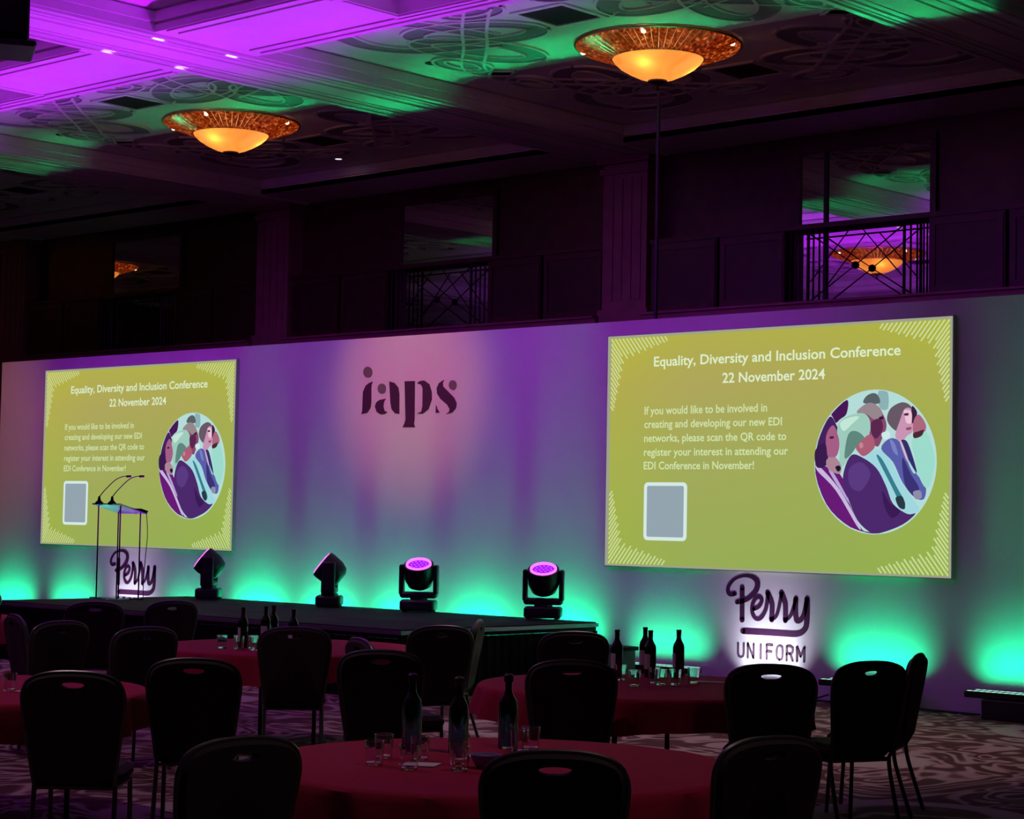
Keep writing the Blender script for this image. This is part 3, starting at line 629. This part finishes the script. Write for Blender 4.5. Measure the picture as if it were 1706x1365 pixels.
# ------------------------------------------------------------------ chandeliers: amber crystal skirt and glass bowl
def crystal_mat():
    m = bpy.data.materials.new('amber_crystal_glow'); m.use_nodes = True; nt = m.node_tree; b = nt.nodes['Principled BSDF']; N = nt.nodes.new; L = nt.links.new
    b.inputs['Base Color'].default_value = (.12, .018, .004, 1); b.inputs['Roughness'].default_value = .25
    tc = N('ShaderNodeTexCoord'); oi = N('ShaderNodeObjectInfo'); ad = N('ShaderNodeVectorMath'); ad.operation = 'ADD'; mu = N('ShaderNodeVectorMath'); mu.operation = 'SCALE'; mu.inputs['Scale'].default_value = 9
    cb = N('ShaderNodeCombineXYZ'); L(oi.outputs['Random'], cb.inputs[0]); L(cb.outputs[0], mu.inputs[0]); L(tc.outputs['Object'], ad.inputs[0]); L(mu.outputs[0], ad.inputs[1])
    n = N('ShaderNodeTexNoise'); n.inputs['Scale'].default_value = 22; n.inputs['Detail'].default_value = 3; L(ad.outputs[0], n.inputs['Vector'])
    r = N('ShaderNodeValToRGB'); e = r.color_ramp.elements; e[0].position = .38; e[0].color = (.075, .005, .0, 1); e[1].position = .80; e[1].color = (1.0, .34, .09, 1)
    q = e.new(.57); q.color = (.34, .032, .003, 1)
    L(n.outputs['Fac'], r.inputs['Fac']); L(r.outputs['Color'], b.inputs['Emission Color']); b.inputs['Emission Strength'].default_value = .85  # lamplight behind the crystals and its sparkle, put in as uneven emission
    return m
M_CRYS = crystal_mat()
def bowl_mat():
    m = bpy.data.materials.new('alabaster_bowl'); m.use_nodes = True; nt = m.node_tree; nt.nodes.clear(); N = nt.nodes.new; L = nt.links.new
    t = N('ShaderNodeBsdfTranslucent'); t.inputs[0].default_value = (.9, .40, .10, 1); e = N('ShaderNodeEmission'); e.inputs[1].default_value = .46
    tc = N('ShaderNodeTexCoord'); n = N('ShaderNodeTexNoise'); n.inputs['Scale'].default_value = 3; n.inputs['Detail'].default_value = 6; n.inputs['Distortion'].default_value = 1.5; L(tc.outputs['Object'], n.inputs['Vector'])
    r = N('ShaderNodeValToRGB'); el = r.color_ramp.elements; el[0].position = .35; el[0].color = (.80, .25, .045, 1); el[1].position = .65; el[1].color = (1, .42, .12, 1); L(n.outputs['Fac'], r.inputs['Fac']); L(r.outputs['Color'], e.inputs[0])
    a = N('ShaderNodeAddShader'); o = N('ShaderNodeOutputMaterial'); L(t.outputs[0], a.inputs[0]); L(e.outputs[0], a.inputs[1]); L(a.outputs[0], o.inputs[0]); return m
M_BOWL = bowl_mat()
M_RIM = mat('rose_brass', (.55, .30, .22), .3, metal=.8)
NC = 60
R0, Zr, R1, Z1 = .895, -.004, .50, -.135
def crystal_mesh():
    w0, w1 = 2*PI*R0/NC*.46, 2*PI*R1/NC*.46
    V = [(R0, -w0, Zr), (R0, w0, Zr), (R1, -w1, Z1), (R1, w1, Z1), (R0-.02, 0, Zr-.035), (R1+.02, 0, Z1-.028)]
    return MB().add(V, [(0, 1, 3, 2), (0, 4, 5, 2), (1, 3, 5, 4), (0, 1, 4), (2, 5, 3)]).mesh('crystal', M_CRYS)
CRM = crystal_mesh()
CAN = MB().lathe([(.90, .018), (.90, .03), (.2, .035), (0, .035)], 40).mesh('canopy', mat('brass_dark', (.20, .10, .06), .4, metal=.6))
RIM = MB().tube([(.905*math.cos(2*PI*k/64), .905*math.sin(2*PI*k/64), 0) for k in range(64)], .014, 8, True).mesh('outer_rim', M_RIM, True)
IRM = MB().tube([(.505*math.cos(2*PI*k/48), .505*math.sin(2*PI*k/48), -.145) for k in range(48)], .012, 6, True).mesh('inner_rim', M_RIM, True)
BOW = MB().lathe([(.50, -.145), (.475, -.185), (.41, -.245), (.31, -.305), (.20, -.355), (.10, -.385), (0, -.392)], 48).mesh('bowl', M_BOWL, True)
FIN = MB().lathe([(0, -.375), (.105, -.38), (.11, -.40), (.06, -.415), (.018, -.425), (.016, -.46), (.024, -.475), (.014, -.495), (0, -.50)], 20).mesh('finial', mat('finial_bronze', (.05, .02, .015), .4, metal=.5), True)
BUL = MB().lathe([(0, -.03), (.022, -.02), (.028, 0), (.02, .025), (0, .035)], 10).mesh('bulb', emit('bulb_warm', (1, .72, .38), 7), True)
def chandelier(x, y, label):
    c = empty('chandelier', (x, y, 6.915)); tag(c, label, 'chandelier', 'amber crystal chandeliers')
    obj('canopy', CAN, c); obj('outer_rim', RIM, c); obj('inner_rim', IRM, c); obj('bowl', BOW, c); obj('finial', FIN, c)
    for k in range(NC):
        o = obj('crystal', CRM, c); o.rotation_euler = (0, 0, 2*PI*k/NC)
    for t in (.35, 2.0, 3.6, 5.2): obj('bulb', BUL, c, (.84*math.cos(t), .84*math.sin(t), -.032))
    for k in range(3): light('POINT', 'bowl_lamp', (.33*math.cos(-1.3+k*2*PI/3), .33*math.sin(-1.3+k*2*PI/3), -.185), (0, 0, -1), 1.3, (1, .66, .30), parent=c, shadow_soft_size=.04)
chandelier(4.0, .185, 'large amber crystal chandelier at top right, above the right screen')
chandelier(-3.2, .185, 'amber crystal chandelier at upper left, above the left screen')
chandelier(-3.2, -7.415, 'amber crystal chandelier seen only as a reflection in the right gallery mirror')
chandelier(-17.6, .185, 'amber crystal chandelier glinting only in the far left gallery mirror')

# ------------------------------------------------------------------ recessed downlights
M_DL = emit('downlight_face', (1.0, .86, .98), 3.0)
DLR = MB().lathe([(.075, -.004), (.095, -.014), (.112, -.006), (.112, .02), (.075, .02)], 24).mesh('trim_ring', M_CEIL, True)
DLF = MB().lathe([(0, -.012), (.074, -.008)], 20).mesh('lamp_face', M_DL)
def downlight(x, y, label, power, z=ZB, col=(1, .70, .72), size=58, sc=1.0, group='recessed ceiling downlights'):
    d = empty('downlight', (x, y, z)); d.scale = (sc, sc, 1); tag(d, label, 'downlight', group)
    obj('trim_ring', DLR, d); obj('lamp_face', DLF, d)
    light('SPOT', 'downlight_beam', (0, 0, -.05), (0, 0, -1), power, col, parent=d, spot_size=math.radians(size), spot_blend=.6, shadow_soft_size=.06)
DP = 45
for x, y, n in ((-.03, -4.11, 'left front'), (.83, -4.11, 'rear left'), (-.03, -3.13, 'lower'), (.83, -3.13, 'right')):
    downlight(x, y, 'round recessed ceiling downlight, the '+{'left front': 'leftmost', 'rear left': 'topmost', 'lower': 'lowest', 'right': 'rightmost'}[n]+' of four on the purple ceiling crossing', DP)
for bx, by, lb, fk, sz in ((7.6, -3.62, 'above the table with wine bottles', 10, 60), (14.8, -3.62, 'above the right end of the carpet', 3, 60), (7.6, -11.22, 'above the table at the left edge', 4.6, 92), (14.8, -11.22, 'above the nearest table and chairs', 3.4, 84), (.4, -11.22, 'above the far left of the room', 9, 80)):
    downlight(bx, by, 'recessed ceiling downlight out of view, '+lb, DP*fk, size=sz, group='downlights out of view')
downlight(-4.08, 2.93, 'single small warm downlight in the dark ceiling left of centre', 1.6, ZC, (1, .38, .12), 165, .62)

# ------------------------------------------------------------------ hanging loudspeaker in the top left corner
sp = empty('hanging_loudspeaker', (5.56, -9.19, 4.91), YAW+.30); tag(sp, 'black box loudspeaker hung from the ceiling in the top left corner', 'loudspeaker')
MB().rbox((0, 0, .36), (.50, .46, .62), .03, .015, 3).build('cabinet', M_BLACK, sp)
MB().rbox((0, 0, .015), (.60, .52, .04), .03, .008, 3).build('tray', mat('tray_grey', (.02, .02, .022), .5), sp)
MB().rbox((0, -.238, .36), (.44, .02, .56), .02, .006, 3).build('grille', M_BLACKMETAL, sp)
for s in (-1, 1): MB().tube([(s*.2, 0, .66), (s*.2, 0, 1.75)], .012, 6).build('suspension_rod', M_BLACKMETAL, sp)

# thin pipe that stands behind the backdrop
tag(MB().tube([(4.0, .21, 0), (4.0, .21, 6.40)], .022, 8).build('scaffold_pipe', M_BLACK), 'thin black upright pipe behind the backdrop below the right chandelier', 'pipe')

# ------------------------------------------------------------------ lectern with two gooseneck microphones
M_ROD = mat('dark_rod', (.004, .004, .004), .8, spec=.08)
M_ACR = mat('green_acrylic', (.35, .80, .55), .05, trans=.9)
lec = empty('lectern', (-2.60, -1.90, SZ)); tag(lec, 'slim clear acrylic lectern on thin rods at the left end of the stage', 'lectern')
tilt = Matrix.Rotation(math.radians(-15), 3, 'X')
MB().box((0, 0, 1.10), (.56, .42, .014), tilt).build('reading_shelf', M_ACR, lec)
MB().box((0, .2, 1.062), (.56, .012, .04), tilt).build('shelf_lip', M_ROD, lec)
for x in (-.22, .22):
    for y in (-.15, .15):
        MB().tube([(x, y, .02), (x, y, 1.10-y*.268)], .0085, 6).build('leg', M_ROD, lec)
MB().rbox((0, 0, .012), (.56, .44, .02), .03, .004, 3).build('base_plate', M_ACR, lec)
MB().tube(catmull([(.27, .2, 1.06), (.29, .21, .8), (.26, .21, .5), (.25, .2, .2), (.25, .2, .03)], 6), .005, 5).build('cable', M_ROD, lec)
for i, x in enumerate((-.2, .06)):
    g = empty('gooseneck_microphone', (-2.60+x, -2.06, SZ+1.148)); tag(g, ['left black gooseneck microphone on the lectern', 'right black gooseneck microphone on the lectern'][i], 'microphone', 'lectern microphones')
    MB().lathe([(0, 0), (.055, 0), (.05, .02), (.02, .05), (.012, .10), (0, .10)], 14).build('base', M_ROD, g)
    MB().tube(catmull([(0, 0, .09), (.02, .06, .17), (.04, .20, .30), (.05, .30, .345), (.055, .36, .35)], 6), .006, 6).build('gooseneck', M_ROD, g)
    MB().tube([(.055, .36, .35), (.06, .42, .353)], .014, 8).build('capsule', M_ROD, g)
tag(MB().box((-2.42, -1.72, SZ+1.083), (.16, .11, .018), tilt).build('notebook', M_ROD), 'small dark notebook lying on the lectern shelf', 'notebook')

# ------------------------------------------------------------------ round tables with red cloths
M_CLOTH = mat('red_tablecloth', (.34, .012, .05), .85, spec=.15, noise=.06, nscale=30, bump=.15)
TR, TZ = 1.0, .75
def cloth_mesh(seed):
    rnd = random.Random(seed); n = 128; V = []; ph = rnd.random()*6
    rings = [(0, 0, 0), (.5, 0, 0), (.96, 0, 0), (.99, -.003, 0), (1.004, -.014, .0), (1.012, -.04, .25), (1.02, -.10, .6), (1.03, -.16, .9), (1.035, -.20, 1)]
    V.append((0, 0, 0))
    for r, z, a in rings[1:]:
        for k in range(n):
            t = 2*PI*k/n; wv = math.sin(18*t+ph)+.5*math.sin(31*t+2*ph)
            rr = r*TR+a*.022*wv; V.append((rr*math.cos(t), rr*math.sin(t), z-(a*.02*math.sin(4*t+ph) if a > .5 else 0)))
    F = [(0, 1+k, 1+(k+1) % n) for k in range(n)]
    for i in range(len(rings)-2): F += [(1+i*n+k, 1+i*n+(k+1) % n, 1+(i+1)*n+(k+1) % n, 1+(i+1)*n+k) for k in range(n)]
    return MB().add(V, F).mesh('tablecloth', M_CLOTH, True)
M_TWOOD = mat('table_ply', (.12, .07, .05), .5)
TT = MB().lathe([(0, -.03), (.96, -.03), (.97, -.015), (.96, 0), (0, 0)], 48).mesh('tabletop', M_TWOOD)
TL = MB().tube([(0, 0, 0), (0, 0, TZ-.035)], .016, 8).mesh('leg', M_BLACKMETAL)
TBR = MB().tube([(-.45, .35, .68), (-.45, -.35, .68)], .012, 6).tube([(.45, .35, .68), (.45, -.35, .68)], .012, 6).tube([(-.45, 0, .68), (.45, 0, .68)], .012, 6).mesh('underframe', M_BLACKMETAL)
TABLES = {'A': (5.98, -6.70), 'B': (9.84, -7.24), 'C': (11.94, -10.81), 'D': (7.72, -10.60), 'E': (1.0, -6.9)}
TDESC = {'A': 'close in front of the stage', 'B': 'carrying the wine bottles before the green light', 'C': 'nearest the camera at bottom centre', 'D': 'at the left edge of the picture', 'E': 'furthest away, past the left edge'}
for i, (k, (x, y)) in enumerate(TABLES.items()):
    t = empty('round_table', (x, y, 0), .3+i); tag(t, 'round table under a red cloth, '+TDESC[k], 'table', 'round banquet tables')
    obj('tabletop', TT, t, (0, 0, TZ-.004)); obj('underframe', TBR, t)
    for a in (-.45, .45):
        for b in (-.35, .35): obj('leg', TL, t, (a, b, 0))
    c = obj('tablecloth', cloth_mesh(i), None, (x, y, TZ)); tag(c, 'red round tablecloth '+{'A': 'on the table in front of the stage', 'B': 'on the table with wine bottles at right', 'C': 'on the table nearest the camera', 'D': 'on the table at the left edge', 'E': 'on the furthest table past the left edge'}[k], 'tablecloth', 'red tablecloths')

# ------------------------------------------------------------------ banquet chairs
M_FAB = mat('chair_fabric', (.022, .010, .016), .85, noise=.15, nscale=60, bump=.1)
M_CFR = mat('chair_frame', (.10, .095, .10), .35, metal=.7)
def by(z): return -.215-(z-.44)*.17     # lean of the back
def back_outline(n=40):
    # half widths: 0.20 at the bottom, 0.245 near the top, then a crowned top
    pts = [(-.195, .44), (-.21, .55), (-.228, .68), (-.242, .80), (-.240, .865), (-.215, .912), (-.165, .940), (-.09, .956), (0, .960)]
    L = catmull(pts, 4); return L+[(-a, b) for a, b in reversed(L[:-1])]
def back_meshes():
    O = back_outline(); N = len(O); hc = (0, .905); th = .028
    H = []
    for a, b in O:
        t = math.atan2(b-hc[1], a-hc[0]); H.append((hc[0]+.058*math.cos(t), hc[1]+(.011 if math.sin(t) > 0 else .020)*math.sin(t)))
    I = [(a*.93, hc[1]+(b-hc[1])*(.93 if b < hc[1] else .72)) for a, b in O]
    def P(q, off): return (q[0], by(q[1])+off, q[1])
    rings = [[P(q, th) for q in H], [P(q, th) for q in I], [P(q, .010) for q in O], [P(q, -.010) for q in O], [P(q, -th) for q in I], [P(q, -th) for q in H]]
    V = [v for r in rings for v in r]; F = []
    for k in range(6):
        a, b = k*N, ((k+1) % 6)*N
        F += [(a+i, a+(i+1) % N, b+(i+1) % N, b+i) for i in range(N)]
    m1 = MB().add(V, F).mesh('backrest', M_FAB, True)
    fr = [(a*1.02, by(b)-.0, b+.004 if b > .9 else b) for a, b in O]
    m2 = MB().tube([(-.195, -.19, .40)]+fr+[(.195, -.19, .40)], .0115, 8).mesh('back_frame', M_CFR, True)
    return m1, m2
BM, BF = back_meshes()
SEAT = MB().rbox((0, .01, .445), (.45, .44, .085), .09, .03, 5).mesh('seat', M_FAB, True)
SFR = MB()
SFR.tube([(-.2, .19, .395), (.2, .19, .395), (.2, -.19, .395), (-.2, -.19, .395)], .011, 6, True)
SFR = SFR.mesh('seat_frame', M_CFR, True)
FLG = {s: MB().tube([(s*.2, .19, .40), (s*.205, .215, 0)], .0125, 8).mesh('leg', M_CFR, True) for s in (-1, 1)}
RLG = {s: MB().tube(catmull([(s*.197, -.19, .41), (s*.2, -.205, .3), (s*.205, -.30, 0)], 4), .0125, 8).mesh('leg', M_CFR, True) for s in (-1, 1)}
def make_chair():
    c = empty('banquet_chair'); obj('backrest', BM, c); obj('back_frame', BF, c); obj('seat', SEAT, c); obj('seat_frame', SFR, c)
    for s in (-1, 1): obj('leg', FLG[s], c); obj('leg', RLG[s], c)
    return c
CH = [  # x,y of the top of the back, bearing column, turn (deg, + = to the left), label
 (3.28, -6.51, 158, 8, 'dark banquet chair furthest back at left, its rounded top against the stage front'),
 (4.72, -8.28, 36, -74, 'maroon lit banquet chair seen edge-on at the left, left of another chair'),
 (5.62, -8.50, 99, 36, 'maroon banquet chair at left with pale arched frame, right of the edge-on chair'),
 (6.49, -8.43, 243, 28, 'dark banquet chair at left between the maroon chair and the red table by the stage'),
 (3.37, -5.75, 287, 25, 'dark banquet chair close to the stage below the leftmost moving head'),
 (6.99, -7.53, 492, 0, 'black banquet chair in front of the glasses and bottles by the stage, with legs showing'),
 (8.99, -10.02, 322, -6, 'dark maroon banquet chair left of the chair before the bottles, mid left'),
 (9.36, -11.06, 128, -12, 'dark banquet chair with a bright left frame edge, beside the table at the left edge'),
 (12.09, -12.29, 405, 32, 'nearest dark banquet chair at bottom left, overlapping the nearest red table'),
 (13.05, -11.73, 925, 2, 'nearest dark banquet chair at bottom centre, overlapping the nearest red table'),
 (10.23, -8.36, 953, 2, 'black banquet chair in front of the table with wine bottles, left of the bottles'),
 (11.08, -7.66, 1280, 6, 'black banquet chair with a white lit hand slot, below the capital lettering'),
 (11.27, -6.94, 1452, 34, 'black banquet chair with green lit hand slot, at right'),
 (11.06, -6.08, 1530, 80, 'rightmost banquet chair, seen from the side as a leaning blade'),
 (13.26, -10.77, 1283, 40, 'near dark banquet chair at bottom right, in front of the white slotted chair'),
 (8.16, -8.02, 598, -70, 'banquet chair seen edge-on with a pale frame, right of the table by the stage'),
 (9.05, -8.69, 635, -4, 'dark maroon banquet chair behind the bottles of the nearest table'),
 (7.39, -6.49, 735, 20, 'dark banquet chair against the stage front, below the third moving head'),
 (6.95, -5.63, 798, 82, 'banquet chair edge-on as a thin slanted bar before the stage front'),
 (8.39, -6.19, 957, 12, 'dark banquet chair on the far side of the bottle table, before the stage'),
]
proto = make_chair()
for i, (x, y, px, tn, lb) in enumerate(CH):
    c = proto if i == 0 else copy_tree(proto)
    rz = YAW-math.atan((px-853)/FPX)+math.radians(tn)
    c.rotation_euler = (0, 0, rz); off = -.30
    c.location = (x+math.sin(rz)*off, y-math.cos(rz)*off, 0)
    tag(c, lb, 'chair', 'black banquet chairs')

# ------------------------------------------------------------------ bottles, glasses and papers on the tables
M_DG = mat('dark_green_glass', (.004, .012, .006), .07, spec=.8)
M_LAB = mat('paper_label', (.72, .74, .70), .6)
M_CAP = mat('foil_capsule', (.02, .012, .014), .3, metal=.4)
M_GL = mat('clear_glass', (.95, .97, .97), .03, trans=1.0)
WB = MB().lathe([(0, 0), (.034, 0), (.0375, .006), (.0375, .185), (.034, .205), (.020, .228), (.0145, .245), (.0140, .285), (.0160, .288), (.0160, .298), (0, .300)], 20).mesh('glass_body', M_DG, True)
WC = MB().lathe([(.0150, .250), (.0152, .286), (.0168, .288), (.0168, .300), (0, .3015)], 16).mesh('capsule', M_CAP, True)
def label_mesh():
    V = []; n = 12
    for k in range(n+1):
        t = math.radians(-165)+math.radians(95)*k/n; V += [(.0382*math.cos(t), .0382*math.sin(t), .055), (.0382*math.cos(t), .0382*math.sin(t), .15)]
    return MB().add(V, [(2*k, 2*k+2, 2*k+3, 2*k+1) for k in range(n)]).mesh('label', M_LAB)
WL = label_mesh()
CBm = MB().lathe([(0, 0), (.040, 0), (.043, .006), (.043, .175), (.038, .205), (.022, .232), (.0150, .25), (.0150, .285), (.019, .288), (.019, .296), (.012, .297), (.012, .25), (.03, .20), (.038, .17), (.038, .012), (0, .010)], 20).mesh('glass_body', mat('smoked_glass', (.16, .16, .18), .03, trans=1.0), True)
CBc = MB().lathe([(0, .285), (.012, .287), (.021, .292), (.021, .315), (.012, .322), (0, .323)], 14).mesh('stopper', M_CAP, True)
TUM = MB().lathe([(0, 0), (.030, 0), (.034, .004), (.040, .095), (.0405, .098), (.0375, .098), (.0315, .012), (0, .011)], 18).mesh('drinking_glass', M_GL, True)
TOPZ = TZ+.001
def wine(x, y, rz, label, group, water=False):
    b = empty('water_bottle' if water else 'wine_bottle', (x, y, TOPZ), rz); tag(b, label, 'bottle', group)
    if water: obj('glass_body', CBm, b); obj('stopper', CBc, b)
    else: obj('glass_body', WB, b); obj('capsule', WC, b); obj('label', WL, b)
ga, gb, gc = 'bottles on the table by the stage', 'wine bottles on the right table', 'water bottles on the nearest table'
for x, y, rz, lb in ((5.94, -7.11, 0, 'leftmost slim bottle among the glasses on the table by the stage'), (5.86, -6.82, .8, 'second bottle from the left on the table by the stage'), (5.81, -6.70, .2, 'third bottle from the left on the table by the stage'), (6.32, -6.95, .3, 'rightmost bottle on the table by the stage, behind the black chair')): wine(x, y, rz, lb, ga)
for x, y, rz, lb in ((9.34, -6.88, .1, 'wine bottle with pale label at the left of the right table'), (9.25, -6.48, .5, 'taller looking dark wine bottle in the close pair before the green light'), (9.50, -6.74, .3, 'front dark wine bottle of the close pair before the green light'), (9.55, -6.51, -.2, 'single dark wine bottle standing right of the pair, before the green light')): wine(x, y, rz, lb, gb)
for x, y, lb in ((11.34, -10.71, 'left dim water bottle on the nearest table'), (11.59, -10.68, 'middle dim water bottle on the nearest table'), (11.60, -10.38, 'right dim water bottle on the nearest table')): wine(x, y, 0, lb, gc, True)
for x, y, lb in ((1.72, -6.68, 'dark bottle at the very left edge against the green glow'), (1.86, -6.54, 'dark slim bottle just right of the one at the left edge')): wine(x, y, .4, lb, 'bottles at the left edge')
GP = {'A': [(5.93, -7.30, 'leftmost glass'), (6.00, -7.20, 'second glass from the left'), (6.07, -7.12, 'third glass from the left'), (6.24, -7.24, 'rightmost front glass'), (6.10, -7.28, 'front middle glass'), (6.12, -7.02, 'rear glass behind the others')],
      'B': [(9.88, -7.37, 'leftmost glass'), (9.82, -7.10, 'glass between pair and single bottle'), (9.93, -7.18, 'middle front glass'), (9.98, -7.10, 'glass in front of the single bottle'), (9.97, -6.90, 'rightmost glass'), (9.55, -7.10, 'glass behind the bottle pair')],
      'C': [(11.66, -11.24, 'leftmost front glass'), (11.52, -11.05, 'left rear glass'), (11.86, -11.24, 'front glass below the left bottle'), (11.66, -10.98, 'glass behind the front pair'), (12.02, -11.12, 'front glass below the middle bottle'), (11.90, -11.00, 'glass beside the pale card'), (11.74, -10.46, 'right glass of the bright pair'), (11.70, -10.34, 'rear glass at the right')],
      'D': [(8.02, -10.52, 'only glass')]}
GD = {'A': 'on the table by the stage', 'B': 'on the table with wine bottles', 'C': 'on the nearest table', 'D': 'on the table at the left edge'}
for k, L in GP.items():
    for x, y, lb in L: tag(obj('drinking_glass', TUM, None, (x, y, TOPZ)), 'clear tumbler, '+lb+' '+GD[k], 'glass', 'tumblers '+GD[k])
M_PAP = mat('white_paper', (.62, .55, .60), .7)
def paper(x, y, rz, a, b, label, name='note_card'):
    mb = MB(); n = 4
    o = MB().rbox((0, 0, .003), (a, b, .004), .004, .001, 2).build(name, M_PAP); o.location = (x, y, TOPZ); o.rotation_euler = (0, 0, rz); tag(o, label, 'paper', 'papers on the tables')
paper(11.78, -11.10, .5, .15, .11, 'pale note card between the front glasses on the nearest table')
paper(11.72, -10.70, 1.0, .21, .10, 'pale folded paper under the right bottle on the nearest table')
paper(8.20, -10.40, .2, .30, .21, 'white paper beside the glass on the table at the left edge')
paper(10.00, -6.72, .4, .25, .08, 'thin pale paper right of the glasses on the right table')
bw = empty('sweet_bowl', (12.02, -10.97, TOPZ)); tag(bw, 'small bluish bowl right of the front glasses on the nearest table', 'bowl')
MB().lathe([(0, .004), (.03, 0), (.036, .004), (.055, .035), (.062, .055), (.058, .055), (.05, .036), (.03, .012), (0, .01)], 24).build('dish', mat('blue_glaze', (.20, .18, .42), .3), bw, True)
MB().lathe([(0, .05), (.02, .048), (.045, .038), (.05, .034)], 16).build('sweets', mat('sweets_mauve', (.30, .22, .40), .6, noise=.4, nscale=80, bump=.6), bw, True)

# ------------------------------------------------------------------ cables on the floor
tag(MB().tube(catmull([(6.2, -.75, .012), (6.35, -.5, .012), (6.45, -.32, .05), (6.6, -.30, .10)], 6), .008, 6).build('cable', M_BLACK), 'short black cable running to the light bar behind the right chairs', 'cable')
tag(MB().tube(catmull([(5.95, -.10, .012), (6.6, -.05, .012), (7.3, -.04, .012), (7.9, -.05, .012), (8.1, -.06, .012)], 6), .010, 6).build('cable', M_BLACK), 'long black cable along the foot of the backdrop at right', 'cable')
